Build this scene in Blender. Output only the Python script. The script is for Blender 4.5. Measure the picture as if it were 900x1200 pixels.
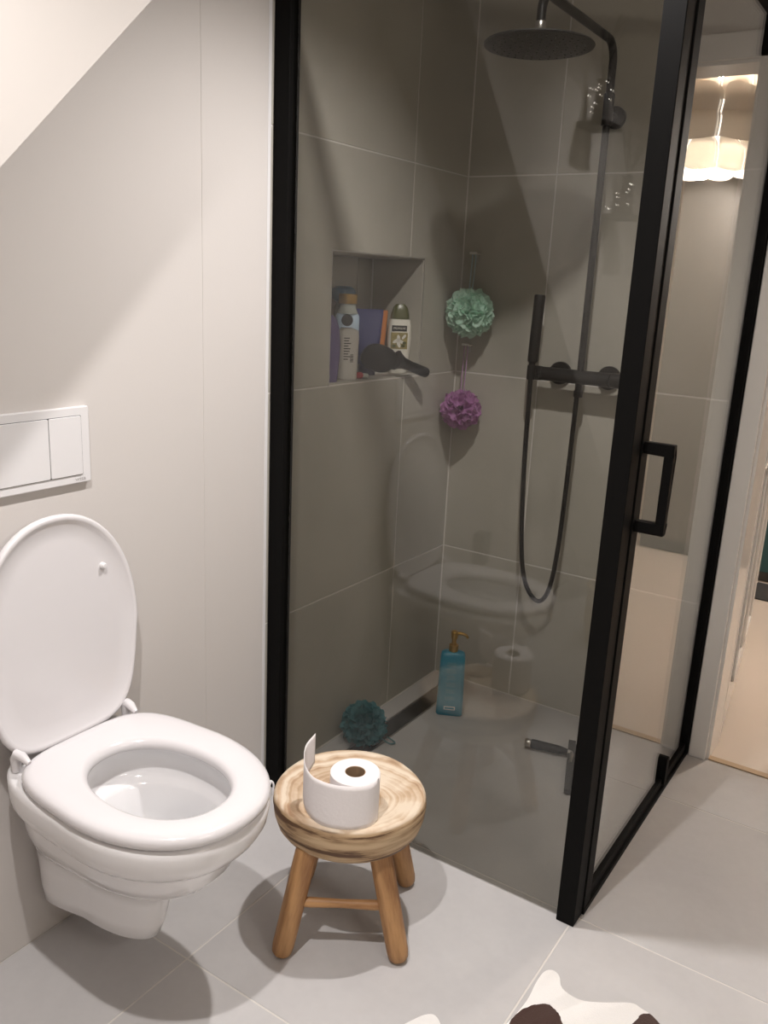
import bpy, bmesh, math, random
from mathutils import Vector, Matrix
random.seed(7)
sc = bpy.context.scene
COL = sc.collection
for o in list(bpy.data.objects):
    bpy.data.objects.remove(o)

# ------------------------------------------------------------------ camera
YAW, PITCH, ROLL, FPX = 0.5767, 0.2634, 0.0485, 1005.95
CAM = Vector((1.3792, -1.6048, 1.3541))
fw = Vector((-math.sin(YAW)*math.cos(PITCH), math.cos(YAW)*math.cos(PITCH), -math.sin(PITCH)))
r0 = fw.cross(Vector((0, 0, 1))).normalized()
u0 = r0.cross(fw)
rr = math.cos(ROLL)*r0 + math.sin(ROLL)*u0
uu = -math.sin(ROLL)*r0 + math.cos(ROLL)*u0
cd = bpy.data.cameras.new('camera')
cam = bpy.data.objects.new('camera', cd)
COL.objects.link(cam)
cam.matrix_world = Matrix(((rr.x, uu.x, -fw.x, CAM.x), (rr.y, uu.y, -fw.y, CAM.y), (rr.z, uu.z, -fw.z, CAM.z), (0, 0, 0, 1)))
cd.sensor_fit = 'VERTICAL'
cd.sensor_height = 36.0
cd.lens = FPX/1200*36
cd.clip_start = 0.02
sc.camera = cam

# ------------------------------------------------------------------ world, exposure, lights
w = bpy.data.worlds.new('world'); sc.world = w
w.use_nodes = True
w.node_tree.nodes['Background'].inputs[0].default_value = (0.02, 0.02, 0.025, 1)
w.node_tree.nodes['Background'].inputs[1].default_value = 0.2
sc.view_settings.view_transform = 'Standard'
sc.view_settings.look = 'None'
sc.view_settings.gamma = 1.0
sc.view_settings.use_curve_mapping = False
sc.view_settings.exposure = 0.0
CEIL = 2.25; HC = 2.62; RIGHT_X = 2.35
SPOTS = [(0.70, -0.11, 20.5), (0.705, -1.17, 20)]        # x, y, watts
SPOT_COLOR = (1.0, 0.96, 0.94)
HALL_WATT = 66
for i, (lx, ly, lw) in enumerate(SPOTS):
    ld = bpy.data.lights.new('ceiling_spot_light', 'SPOT')
    ld.energy = lw*4; ld.color = SPOT_COLOR
    ld.spot_size = math.radians(139); ld.spot_blend = 1.0; ld.shadow_soft_size = 0.022
    lo = bpy.data.objects.new('ceiling_spot_light', ld); COL.objects.link(lo)
    lo.location = (lx, ly, CEIL-0.018)
# added fill light: an invented bar by the right wall that lifts the shade
FILL_LAMP = Vector((RIGHT_X-0.075, -1.10, 1.75))
ld = bpy.data.lights.new('fill_bar_light', 'AREA'); ld.shape = 'RECTANGLE'; ld.size = 0.05; ld.size_y = 0.6
ld.energy = 8; ld.color = (1.0, 0.93, 0.86)
lo = bpy.data.objects.new('fill_bar_light', ld); COL.objects.link(lo)
lo.location = FILL_LAMP; lo.rotation_euler = (0, math.radians(97), 0)
LAMP = Vector((1.47, 2.42, 2.05))
for dz in (-0.185, 0.19):  # upper light has no bulb, added to brighten the upper petals
    ld = bpy.data.lights.new('pendant_bulb_and_fill', 'POINT')
    ld.energy = HALL_WATT; ld.color = (1.0, 0.91, 0.82); ld.shadow_soft_size = 0.03
    lo = bpy.data.objects.new('pendant_bulb_and_fill', ld); COL.objects.link(lo)
    lo.location = LAMP + Vector((0, 0, dz))

# ------------------------------------------------------------------ material helpers
def new_mat(name):
    m = bpy.data.materials.new(name); m.use_nodes = True
    nt = m.node_tree
    return m, nt, nt.nodes['Principled BSDF']
def N(nt, t, **kw):
    n = nt.nodes.new(t)
    for k, v in kw.items():
        if k in n.inputs: n.inputs[k].default_value = v
        else: setattr(n, k, v)
    return n
def L(nt, a, ao, b, bi): nt.links.new(a.outputs[ao], b.inputs[bi])
def flat(name, col, rough=0.5, metal=0.0, spec=0.5, bump=None, coat=0.0, var=None):
    m, nt, p = new_mat(name)
    p.inputs['Base Color'].default_value = (*col, 1)
    p.inputs['Roughness'].default_value = rough
    p.inputs['Metallic'].default_value = metal
    p.inputs['Specular IOR Level'].default_value = spec
    p.inputs['Coat Weight'].default_value = coat
    tc = N(nt, 'ShaderNodeTexCoord')
    if bump:
        n = N(nt, 'ShaderNodeTexNoise', Scale=bump[0], Detail=3.0); L(nt, tc, 'Object', n, 'Vector')
        b = N(nt, 'ShaderNodeBump', Strength=bump[1], Distance=0.002); L(nt, n, 'Fac', b, 'Height'); L(nt, b, 'Normal', p, 'Normal')
    if var:
        n = N(nt, 'ShaderNodeTexNoise', Scale=var[0], Detail=4.0); L(nt, tc, 'Object', n, 'Vector')
        mx = N(nt, 'ShaderNodeMix', data_type='RGBA')
        L(nt, n, 'Fac', mx, 0)
        mx.inputs[6].default_value = (*[c*(1-var[1]) for c in col], 1); mx.inputs[7].default_value = (*[min(1, c*(1+var[1])) for c in col], 1)
        L(nt, mx, 2, p, 'Base Color')
    return m
def tile_mat(name, a, b, rough):
    m, nt, p = new_mat(name)
    tc = N(nt, 'ShaderNodeTexCoord'); geo = N(nt, 'ShaderNodeNewGeometry'); oi = N(nt, 'ShaderNodeObjectInfo')
    off = N(nt, 'ShaderNodeVectorMath', operation='SCALE'); off.inputs[0].default_value = (9.1, 7.3, 5.7); L(nt, oi, 'Random', off, 'Scale')
    add = N(nt, 'ShaderNodeVectorMath', operation='ADD'); L(nt, geo, 'Position', add, 0); L(nt, off, 0, add, 1)
    n1 = N(nt, 'ShaderNodeTexNoise', Scale=2.6, Detail=5.0, Roughness=0.55, Distortion=0.5); L(nt, add, 0, n1, 'Vector')
    n2 = N(nt, 'ShaderNodeTexNoise', Scale=55.0, Detail=3.0); L(nt, add, 0, n2, 'Vector')
    sm = N(nt, 'ShaderNodeMath', operation='MULTIPLY_ADD'); L(nt, n2, 'Fac', sm, 0); sm.inputs[1].default_value = 0.18; L(nt, n1, 'Fac', sm, 2)
    rp = N(nt, 'ShaderNodeValToRGB'); L(nt, sm, 0, rp, 0)
    rp.color_ramp.elements[0].position = 0.35; rp.color_ramp.elements[0].color = (*a, 1)
    rp.color_ramp.elements[1].position = 0.85; rp.color_ramp.elements[1].color = (*b, 1)
    hv = N(nt, 'ShaderNodeHueSaturation'); L(nt, rp, 0, hv, 'Color')
    mr = N(nt, 'ShaderNodeMapRange'); L(nt, oi, 'Random', mr, 0); mr.inputs[3].default_value = 0.95; mr.inputs[4].default_value = 1.05
    L(nt, mr, 0, hv, 'Value'); L(nt, hv, 0, p, 'Base Color')
    p.inputs['Roughness'].default_value = rough
    p.inputs['Specular IOR Level'].default_value = 0.35
    bp = N(nt, 'ShaderNodeBump', Strength=0.08, Distance=0.001); L(nt, n2, 'Fac', bp, 'Height'); L(nt, bp, 'Normal', p, 'Normal')
    return m
def glass_mat(name, tint):
    # clear architectural pane: tinted transmission plus mirror reflection by the Fresnel (Schlick) law on each face
    m = bpy.data.materials.new(name); m.use_nodes = True; nt = m.node_tree; nt.nodes.clear()
    out = N(nt, 'ShaderNodeOutputMaterial'); geo = N(nt, 'ShaderNodeNewGeometry')
    dot = N(nt, 'ShaderNodeVectorMath', operation='DOT_PRODUCT'); L(nt, geo, 'Normal', dot, 0); L(nt, geo, 'Incoming', dot, 1)
    ab = N(nt, 'ShaderNodeMath', operation='ABSOLUTE'); L(nt, dot, 'Value', ab, 0)
    om = N(nt, 'ShaderNodeMath', operation='SUBTRACT', use_clamp=True); om.inputs[0].default_value = 1.0; L(nt, ab, 0, om, 1)
    pw = N(nt, 'ShaderNodeMath', operation='POWER'); L(nt, om, 0, pw, 0); pw.inputs[1].default_value = 5.0
    fr = N(nt, 'ShaderNodeMath', operation='MULTIPLY_ADD', use_clamp=True); L(nt, pw, 0, fr, 0); fr.inputs[1].default_value = 0.955; fr.inputs[2].default_value = 0.036
    tr = N(nt, 'ShaderNodeBsdfTransparent'); tr.inputs[0].default_value = (*tint, 1)
    gl = N(nt, 'ShaderNodeBsdfGlossy'); gl.inputs['Roughness'].default_value = 0.0; gl.inputs['Color'].default_value = (1, 1, 1, 1)
    mx = N(nt, 'ShaderNodeMixShader'); L(nt, fr, 0, mx, 0); L(nt, tr, 0, mx, 1); L(nt, gl, 0, mx, 2); L(nt, mx, 0, out, 0)
    return m
M = {}
M['floor_tile'] = tile_mat('grey concrete floor tile', (0.49, 0.475, 0.475), (0.60, 0.585, 0.58), 0.42)
M['wall_tile'] = tile_mat('grey concrete wall tile', (0.405, 0.385, 0.335), (0.50, 0.475, 0.42), 0.5)
M['grout'] = flat('pale grout', (0.70, 0.67, 0.63), 0.9)
M['paint'] = flat('white wall paint', (0.635, 0.60, 0.575), 0.6, spec=0.25, bump=(180, 0.05))
M['paint_bright'] = flat('white ceiling paint', (0.55, 0.515, 0.485), 0.7, spec=0.2)
M['ceramic'] = flat('white glazed ceramic', (0.86, 0.845, 0.85), 0.10, coat=0.3)
M['seat'] = flat('white toilet seat plastic', (0.74, 0.715, 0.725), 0.16)
M['white_plastic'] = flat('white plastic', (0.76, 0.745, 0.75), 0.28)
M['gap'] = flat('dark gap', (0.10, 0.10, 0.10), 0.8)
M['grey_print'] = flat('grey print', (0.42, 0.41, 0.41), 0.6)
M['black_metal'] = flat('matt black powder coat', (0.004, 0.0037, 0.0035), 0.6, spec=0.1, bump=(500, 0.04))
M['black_fitting'] = flat('matt black shower metal', (0.010, 0.0095, 0.009), 0.42, spec=0.3)
M['black_plastic'] = flat('black plastic', (0.008, 0.008, 0.008), 0.4, spec=0.3)
M['steel'] = flat('brushed steel', (0.55, 0.54, 0.52), 0.3, metal=1.0)
M['hook_steel'] = flat('pale satin steel', (0.80, 0.77, 0.72), 0.5, metal=0.2)
M['trim_steel'] = flat('tile edge trim', (0.62, 0.60, 0.57), 0.35, metal=0.7)
M['drain'] = flat('dark steel drain', (0.10, 0.10, 0.095), 0.35, metal=0.8)
M['glass'] = glass_mat('smoked shower glass', (0.81, 0.805, 0.785))
M['water'] = flat('toilet water', (0.36, 0.385, 0.395), 0.05)
M['paper'] = flat('toilet paper', (0.87, 0.83, 0.83), 0.95, spec=0.05, bump=(140, 0.35))
M['card'] = flat('cardboard core', (0.33, 0.22, 0.13), 0.9)
M['teal_bottle'] = flat('teal blue plastic', (0.012, 0.27, 0.42), 0.3, coat=0.2)
M['gold'] = flat('gold pump plastic', (0.50, 0.30, 0.07), 0.32, metal=0.7)
M['print_white'] = flat('white print', (0.75, 0.8, 0.8), 0.5)
M['print_teal'] = flat('pale teal print', (0.16, 0.42, 0.50), 0.5)
M['print_black'] = flat('black print', (0.015, 0.015, 0.015), 0.5)
M['purple_bottle'] = flat('purple plastic', (0.13, 0.10, 0.23), 0.4)
M['white_bottle'] = flat('white bottle plastic', (0.78, 0.76, 0.72), 0.35)
M['pale_blue'] = flat('pale blue label plastic', (0.50, 0.64, 0.78), 0.4)
M['clear_neck'] = flat('clear greenish plastic', (0.36, 0.38, 0.34), 0.1)
M['navy'] = flat('navy blue tube plastic', (0.012, 0.018, 0.11), 0.35)
M['orange'] = flat('orange tube plastic', (0.60, 0.20, 0.04), 0.4)
M['olive'] = flat('olive green cap', (0.10, 0.105, 0.035), 0.3)
M['cream_bottle'] = flat('cream white bottle', (0.86, 0.83, 0.74), 0.3)
M['green_label'] = flat('olive and cream botanical label', (0.33, 0.27, 0.10), 0.5, var=(55, 0.9))
M['red'] = flat('red cap plastic', (0.50, 0.05, 0.07), 0.35)
M['blue_cap'] = flat('blue cap plastic', (0.01, 0.13, 0.27), 0.35)
M['hall_floor'] = flat('pale wood laminate', (0.72, 0.63, 0.55), 0.4, var=(3, 0.04))
M['hall_wall'] = flat('hall wall paint', (0.70, 0.60, 0.50), 0.8)
M['teal_wall'] = flat('dark teal paint', (0.035, 0.11, 0.115), 0.6)
M['closet'] = flat('closet front laminate', (0.15, 0.132, 0.115), 0.5)
M['door_paint'] = flat('white door gloss paint', (0.85, 0.82, 0.79), 0.16, spec=0.6)
M['mat'] = flat('dark doormat', (0.05, 0.05, 0.05), 0.95)
M['oak'] = flat('oak threshold', (0.55, 0.40, 0.26), 0.5)
M['wicker'] = flat('wicker', (0.42, 0.29, 0.14), 0.8, bump=(90, 0.6), var=(60, 0.35))
M['twig'] = flat('dark twig', (0.05, 0.04, 0.03), 0.8)
M['bin'] = flat('dark grey metal', (0.06, 0.06, 0.06), 0.4)
M['shelf'] = flat('dark wood shelf', (0.05, 0.04, 0.035), 0.5)

def loofah_mat(name, col):
    m = bpy.data.materials.new(name); m.use_nodes = True; nt = m.node_tree; nt.nodes.clear()
    out = N(nt, 'ShaderNodeOutputMaterial')
    d = N(nt, 'ShaderNodeBsdfDiffuse'); d.inputs[0].default_value = (*col, 1)
    t = N(nt, 'ShaderNodeBsdfTranslucent'); t.inputs[0].default_value = (*col, 1)
    mx = N(nt, 'ShaderNodeMixShader'); mx.inputs[0].default_value = 0.35; L(nt, d, 0, mx, 1); L(nt, t, 0, mx, 2)
    tc = N(nt, 'ShaderNodeTexCoord'); v = N(nt, 'ShaderNodeTexVoronoi', Scale=260.0); L(nt, tc, 'Object', v, 'Vector')
    ge = N(nt, 'ShaderNodeMath', operation='LESS_THAN'); L(nt, v, 'Distance', ge, 0); ge.inputs[1].default_value = 0.28
    ml = N(nt, 'ShaderNodeMath', operation='MULTIPLY'); L(nt, ge, 0, ml, 0); ml.inputs[1].default_value = 0.35
    tr = N(nt, 'ShaderNodeBsdfTransparent'); m2 = N(nt, 'ShaderNodeMixShader'); L(nt, ml, 0, m2, 0); L(nt, mx, 0, m2, 1); L(nt, tr, 0, m2, 2)
    L(nt, m2, 0, out, 0)
    return m
M['mint'] = loofah_mat('mint netting', (0.68, 0.90, 0.78))
M['lilac'] = loofah_mat('lilac netting', (0.60, 0.30, 0.57))
M['teal_net'] = loofah_mat('teal netting', (0.12, 0.33, 0.37))
M['mint_cord'] = flat('pale blue cord', (0.45, 0.62, 0.66), 0.8)
M['lilac_cord'] = flat('lilac cord', (0.42, 0.24, 0.42), 0.8)
M['teal_cord'] = flat('teal cord', (0.12, 0.25, 0.28), 0.8)

def petal_mat():
    m = bpy.data.materials.new('white lampshade plastic'); m.use_nodes = True; nt = m.node_tree; nt.nodes.clear()
    out = N(nt, 'ShaderNodeOutputMaterial'); d = N(nt, 'ShaderNodeBsdfDiffuse'); t = N(nt, 'ShaderNodeBsdfTranslucent')
    d.inputs[0].default_value = (0.85, 0.81, 0.76, 1); t.inputs[0].default_value = (0.86, 0.80, 0.72, 1)
    mx = N(nt, 'ShaderNodeMixShader'); mx.inputs[0].default_value = 0.35; L(nt, d, 0, mx, 1); L(nt, t, 0, mx, 2); L(nt, mx, 0, out, 0)
    return m
M['petal'] = petal_mat()
def emit_mat(name, col, s):
    m = bpy.data.materials.new(name); m.use_nodes = True; nt = m.node_tree; nt.nodes.clear()
    out = N(nt, 'ShaderNodeOutputMaterial'); e = N(nt, 'ShaderNodeEmission'); e.inputs[0].default_value = (*col, 1); e.inputs[1].default_value = s
    L(nt, e, 0, out, 0); return m
M['bulb'] = emit_mat('warm lit bulb', (1.0, 0.85, 0.68), 25)
M['lamp_core'] = emit_mat('added glow behind petals', (1.0, 0.90, 0.78), 5.0)
M['spot_lens'] = emit_mat('lit spot lens', (1.0, 0.92, 0.82), 18)
M['twinkle'] = emit_mat('tiny fairy light', (1.0, 0.95, 0.85), 14)

def wood_disc_mat():
    m, nt, p = new_mat('whitewashed wood slice')
    tc = N(nt, 'ShaderNodeTexCoord'); sx = N(nt, 'ShaderNodeSeparateXYZ'); L(nt, tc, 'Object', sx, 0)
    # growth rings about an off-centre pith, wobbled by noise
    nz = N(nt, 'ShaderNodeTexNoise', Scale=7.0, Detail=3.0); L(nt, tc, 'Object', nz, 'Vector')
    mp = N(nt, 'ShaderNodeMapping'); L(nt, tc, 'Object', mp, 'Vector'); mp.inputs['Location'].default_value = (-0.03, 0.02, 0); mp.inputs['Scale'].default_value = (1, 1.0, 0.0)
    ln = N(nt, 'ShaderNodeVectorMath', operation='LENGTH'); L(nt, mp, 0, ln, 0)
    wob = N(nt, 'ShaderNodeMath', operation='MULTIPLY_ADD'); L(nt, nz, 'Fac', wob, 0); wob.inputs[1].default_value = 0.06; L(nt, ln, 'Value', wob, 2)
    sn = N(nt, 'ShaderNodeTexNoise', noise_dimensions='1D', Scale=75.0, Detail=2.5); L(nt, wob, 0, sn, 'W')
    n2 = N(nt, 'ShaderNodeTexNoise', Scale=14.0, Detail=6.0); L(nt, tc, 'Object', n2, 'Vector')
    mxv = N(nt, 'ShaderNodeMath', operation='MULTIPLY_ADD'); L(nt, sn, 0, mxv, 0); mxv.inputs[1].default_value = 0.62; L(nt, n2, 'Fac', mxv, 2)
    top = N(nt, 'ShaderNodeValToRGB'); L(nt, mxv, 0, top, 0)
    e = top.color_ramp.elements; e[0].position = 0.52; e[0].color = (0.34, 0.20, 0.11, 1); e[1].position = 0.95; e[1].color = (0.76, 0.64, 0.50, 1)
    k = e.new(0.74); k.color = (0.58, 0.42, 0.28, 1)
    # side: scorched bands along the height
    m2 = N(nt, 'ShaderNodeMapping'); L(nt, tc, 'Object', m2, 'Vector'); m2.inputs['Scale'].default_value = (5, 5, 55)
    n3 = N(nt, 'ShaderNodeTexNoise', Scale=1.0, Detail=5.0, Roughness=0.6); L(nt, m2, 0, n3, 'Vector')
    side = N(nt, 'ShaderNodeValToRGB'); L(nt, n3, 'Fac', side, 0)
    e = side.color_ramp.elements; e[0].position = 0.41; e[0].color = (0.12, 0.06, 0.028, 1); e[1].position = 0.59; e[1].color = (0.60, 0.44, 0.27, 1)
    k = e.new(0.47); k.color = (0.42, 0.28, 0.155, 1)
    geo = N(nt, 'ShaderNodeNewGeometry'); sn2 = N(nt, 'ShaderNodeSeparateXYZ'); L(nt, geo, 'Normal', sn2, 0)
    st = N(nt, 'ShaderNodeMapRange'); L(nt, sn2, 'Z', st, 0); st.inputs[1].default_value = 0.35; st.inputs[2].default_value = 0.7
    mc = N(nt, 'ShaderNodeMix', data_type='RGBA'); L(nt, st, 0, mc, 0); L(nt, side, 0, mc, 6); L(nt, top, 0, mc, 7)
    L(nt, mc, 2, p, 'Base Color'); p.inputs['Roughness'].default_value = 0.6
    bp = N(nt, 'ShaderNodeBump', Strength=0.25, Distance=0.002); L(nt, mxv, 0, bp, 'Height'); L(nt, bp, 0, p, 'Normal')
    return m
M['disc'] = wood_disc_mat()
def leg_mat():
    m, nt, p = new_mat('orange brown teak')
    tc = N(nt, 'ShaderNodeTexCoord'); mp = N(nt, 'ShaderNodeMapping'); L(nt, tc, 'Object', mp, 0); mp.inputs['Scale'].default_value = (60, 60, 7)
    n = N(nt, 'ShaderNodeTexNoise', Scale=1.0, Detail=6.0, Roughness=0.6); L(nt, mp, 0, n, 'Vector')
    rp = N(nt, 'ShaderNodeValToRGB'); L(nt, n, 'Fac', rp, 0)
    e = rp.color_ramp.elements; e[0].position = 0.3; e[0].color = (0.24, 0.105, 0.038, 1); e[1].position = 0.62; e[1].color = (0.50, 0.275, 0.115, 1)
    L(nt, rp, 0, p, 'Base Color'); p.inputs['Roughness'].default_value = 0.5
    return m
M['teak'] = leg_mat()
def hide_mat(spots):
    m, nt, p = new_mat('white and brown cowhide')
    tc = N(nt, 'ShaderNodeTexCoord'); n = N(nt, 'ShaderNodeTexNoise', Scale=16.0, Detail=4.0); L(nt, tc, 'Object', n, 'Vector')
    prev = None
    for (sx, sy, sr, ax, ay) in spots:
        mp = N(nt, 'ShaderNodeMapping', vector_type='POINT'); L(nt, tc, 'Object', mp, 0)
        mp.inputs['Location'].default_value = (-sx*ax, -sy*ay, 0); mp.inputs['Scale'].default_value = (ax, ay, 0)
        ln = N(nt, 'ShaderNodeVectorMath', operation='LENGTH'); L(nt, mp, 0, ln, 0)
        s = N(nt, 'ShaderNodeMath', operation='MULTIPLY_ADD'); L(nt, n, 'Fac', s, 0); s.inputs[1].default_value = 0.035; L(nt, ln, 'Value', s, 2)
        lt = N(nt, 'ShaderNodeMath', operation='LESS_THAN'); L(nt, s, 0, lt, 0); lt.inputs[1].default_value = sr+0.018
        if prev:
            mxm = N(nt, 'ShaderNodeMath', operation='MAXIMUM'); L(nt, prev, 0, mxm, 0); L(nt, lt, 0, mxm, 1); prev = mxm
        else: prev = lt
    mx = N(nt, 'ShaderNodeMix', data_type='RGBA'); L(nt, prev, 0, mx, 0)
    mx.inputs[6].default_value = (0.88, 0.86, 0.84, 1); mx.inputs[7].default_value = (0.045, 0.016, 0.010, 1)
    L(nt, mx, 2, p, 'Base Color'); p.inputs['Roughness'].default_value = 0.8; p.inputs['Sheen Weight'].default_value = 0.2
    n4 = N(nt, 'ShaderNodeTexNoise', Scale=400.0); L(nt, tc, 'Object', n4, 'Vector')
    bp = N(nt, 'ShaderNodeBump', Strength=0.4, Distance=0.002); L(nt, n4, 'Fac', bp, 'Height'); L(nt, bp, 0, p, 'Normal')
    return m

# ------------------------------------------------------------------ mesh helpers
def obj(name, bm, mat, parent=None, smooth=False, loc=None, bevel=0, angle=40):
    me = bpy.data.meshes.new(name)
    bmesh.ops.recalc_face_normals(bm, faces=bm.faces[:])
    bm.to_mesh(me); bm.free()
    me.materials.append(M[mat] if isinstance(mat, str) else mat)
    if smooth:
        for p in me.polygons: p.use_smooth = True
        try: me.set_sharp_from_angle(angle=math.radians(angle))
        except Exception: pass
    o = bpy.data.objects.new(name, me); COL.objects.link(o)
    if parent: o.parent = parent
    if loc is not None: o.location = loc
    if bevel:
        b = o.modifiers.new('bevel', 'BEVEL'); b.width = bevel; b.segments = 2; b.limit_method = 'ANGLE'; b.angle_limit = math.radians(40)
    return o
def empty(name, loc=(0, 0, 0), rotz=0):
    o = bpy.data.objects.new(name, None); COL.objects.link(o); o.location = loc; o.rotation_euler = (0, 0, rotz); o.empty_display_size = 0.05
    return o
def tag(o, label, cat, group=None):
    o['label'] = label; o['category'] = cat
    if group: o['group'] = group
    return o
def struct(o, label=None):
    o['kind'] = 'structure'
    if label: o['label'] = label
    return o
def box(bm, x0, x1, y0, y1, z0, z1):
    vs = [bm.verts.new((x, y, z)) for z in (z0, z1) for y in (y0, y1) for x in (x0, x1)]
    for f in ((0, 2, 3, 1), (4, 5, 7, 6), (0, 1, 5, 4), (2, 6, 7, 3), (0, 4, 6, 2), (1, 3, 7, 5)):
        bm.faces.new([vs[i] for i in f])
    return bm
def bx(*a): return box(bmesh.new(), *a)
def prism(bm, poly, fn, d0, d1):
    a = [bm.verts.new(fn(p[0], p[1], d0)) for p in poly]; b = [bm.verts.new(fn(p[0], p[1], d1)) for p in poly]
    n = len(poly); bm.faces.new(a); bm.faces.new(b[::-1])
    for i in range(n): bm.faces.new((a[i], b[i], b[(i+1) % n], a[(i+1) % n]))
    return bm
def loft(bm, loops, cap0=True, cap1=True, closed=False):
    rows = [[bm.verts.new(p) for p in lp] for lp in loops]
    n = len(rows[0]); k = len(rows)
    for i in range(k if closed else k-1):
        a, b = rows[i], rows[(i+1) % k]
        for j in range(n): bm.faces.new((a[j], a[(j+1) % n], b[(j+1) % n], b[j]))
    if not closed:
        if cap0: bm.faces.new(rows[0][::-1])
        if cap1: bm.faces.new(rows[-1])
    return bm
def lathe(bm, prof, seg=32, c=(0, 0, 0), axis='z', wob=None):
    loops = []
    for (r, h) in prof:
        lp = []
        for i in range(seg):
            a = 2*math.pi*i/seg; q = r*(wob(a, h) if wob else 1)
            x, y = q*math.cos(a), q*math.sin(a)
            p = (x, y, h) if axis == 'z' else (x, h, y) if axis == 'y' else (h, x, y)
            lp.append((p[0]+c[0], p[1]+c[1], p[2]+c[2]))
        loops.append(lp)
    return loft(bm, loops)
def cyl(bm, p0, p1, r0, r1=None, seg=16):
    return tube(bm, [p0, p1], [r0, r1 if r1 is not None else r0], seg)
def tube(bm, pts, rad, seg=12, cap=True):
    pts = [Vector(p) for p in pts]; n = len(pts)
    if not hasattr(rad, '__len__'): rad = [rad]*n
    t = []
    for i in range(n):
        d = (pts[min(i+1, n-1)]-pts[max(i-1, 0)]).normalized(); t.append(d)
    ref = Vector((0, 0, 1)) if abs(t[0].z) < 0.9 else Vector((1, 0, 0))
    u = t[0].cross(ref).normalized(); loops = []
    for i in range(n):
        u = (u - t[i]*u.dot(t[i])).normalized(); v = t[i].cross(u)
        loops.append([pts[i]+rad[i]*(math.cos(2*math.pi*j/seg)*u+math.sin(2*math.pi*j/seg)*v) for j in range(seg)])
    return loft(bm, loops, cap, cap)
def spline(ctrl, n=8):
    P = [Vector(c) for c in ctrl]; P = [2*P[0]-P[1]]+P+[2*P[-1]-P[-2]]; out = []
    for i in range(1, len(P)-2):
        for k in range(n):
            t = k/n; a, b, c, d = P[i-1:i+3]
            out.append(0.5*((2*b)+(c-a)*t+(2*a-5*b+4*c-d)*t*t+(3*b-a-3*c+d)*t**3))
    out.append(P[-2]); return out
def sphere(bm, c, r, seg=12, rings=8, s=(1, 1, 1)):
    prof = []
    loops = [[(c[0]+s[0]*r*math.sin(math.pi*(i+0.02)/(rings+0.04))*math.cos(2*math.pi*j/seg), c[1]+s[1]*r*math.sin(math.pi*(i+0.02)/(rings+0.04))*math.sin(2*math.pi*j/seg), c[2]+s[2]*r*math.cos(math.pi*(i+0.02)/(rings+0.04))) for j in range(seg)] for i in range(rings+1)]
    return loft(bm, loops)
def rrect(hx, hy, r, n=5, cx=0, cy=0):
    out = []
    for (sx, sy, a0) in ((1, 1, 0), (-1, 1, 90), (-1, -1, 180), (1, -1, 270)):
        for k in range(n):
            a = math.radians(a0+90*k/(n-1)); out.append((cx+sx*(hx-r)+r*math.cos(a), cy+sy*(hy-r)+r*math.sin(a)))
    return out
def text_part(s, size, mat, parent, mw, depth=0.0004, align='CENTER', sx=1.0):
    cu = bpy.data.curves.new('lettering', 'FONT'); cu.body = s; cu.size = size; cu.align_x = align; cu.align_y = 'CENTER'; cu.extrude = depth; cu.resolution_u = 3
    t = bpy.data.objects.new('tmp', cu); COL.objects.link(t)
    dg = bpy.context.evaluated_depsgraph_get(); dg.update()
    me = bpy.data.meshes.new_from_object(t.evaluated_get(dg)); bpy.data.objects.remove(t); bpy.data.curves.remove(cu)
    me.transform(mw @ Matrix.Diagonal((sx, 1, 1, 1))); me.materials.clear(); me.materials.append(M[mat])
    o = bpy.data.objects.new('lettering', me); COL.objects.link(o); o.parent = parent
    return o
def frame_mw(o, x, z, n=None):
    x = Vector(x).normalized(); z = Vector(z).normalized(); n = x.cross(z)
    return Matrix(((x.x, z.x, n.x, o[0]), (x.y, z.y, n.y, o[1]), (x.z, z.z, n.z, o[2]), (0, 0, 0, 1)))

# ------------------------------------------------------------------ setting
BY = 0.904            # face of the back wall
FRONT = -2.30; RIGHT = 2.35; LINTEL = 1.945; DX0, DX1 = 0.951, 1.86; WT = 0.12
J = 0.0019            # half joint
def tile(name_parent, poly, fn, d0, d1, mat, ch=0.0012):
    bm = bmesh.new(); cx = sum(p[0] for p in poly)/len(poly); cy = sum(p[1] for p in poly)/len(poly)
    n = len(poly)
    def inset(c):
        out = []
        for i in range(n):
            p, a, b = poly[i], poly[i-1], poly[(i+1) % n]
            e1 = (p[0]-a[0], p[1]-a[1]); e2 = (b[0]-p[0], b[1]-p[1])
            l1 = math.hypot(*e1); l2 = math.hypot(*e2)
            n1 = (-e1[1]/l1, e1[0]/l1); n2 = (-e2[1]/l2, e2[0]/l2)
            out.append((p[0]+c*(n1[0]+n2[0]), p[1]+c*(n1[1]+n2[1])))
        return out
    lo = [fn(p[0], p[1], d0) for p in poly]; mid = [fn(p[0], p[1], d1-ch*0.6) for p in poly]; hi = [fn(p[0], p[1], d1) for p in inset(ch)]
    loft(bm, [lo, mid, hi])
    return obj('tile', bm, mat, name_parent)
def rect(x0, x1, y0, y1): return [(x0, y0), (x1, y0), (x1, y1), (x0, y1)]
floor = struct(obj('floor', bx(-0.1, RIGHT, FRONT, BY+0.02, -0.08, -0.0012), 'grout'))
xs = [0.0, 0.289, 0.887, 1.487, 2.087, RIGHT]; ys = [FRONT, -1.784, -1.184, -0.584, 0.016, 0.616, BY]
fF = lambda a, b, d: (a, b, d)
for i in range(len(xs)-1):
    for j in range(len(ys)-1):
        if j == 5 and i < 2 or j == 4 and i < 2: continue
        tile(floor, rect(xs[i]+J, xs[i+1]-J, ys[j]+J, ys[j+1]-J), fF, -0.008, 0, 'floor_tile')
tile(floor, rect(0.0+J, 0.887-J, 0.016+J, BY-J), fF, -0.008, 0, 'floor_tile')
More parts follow.
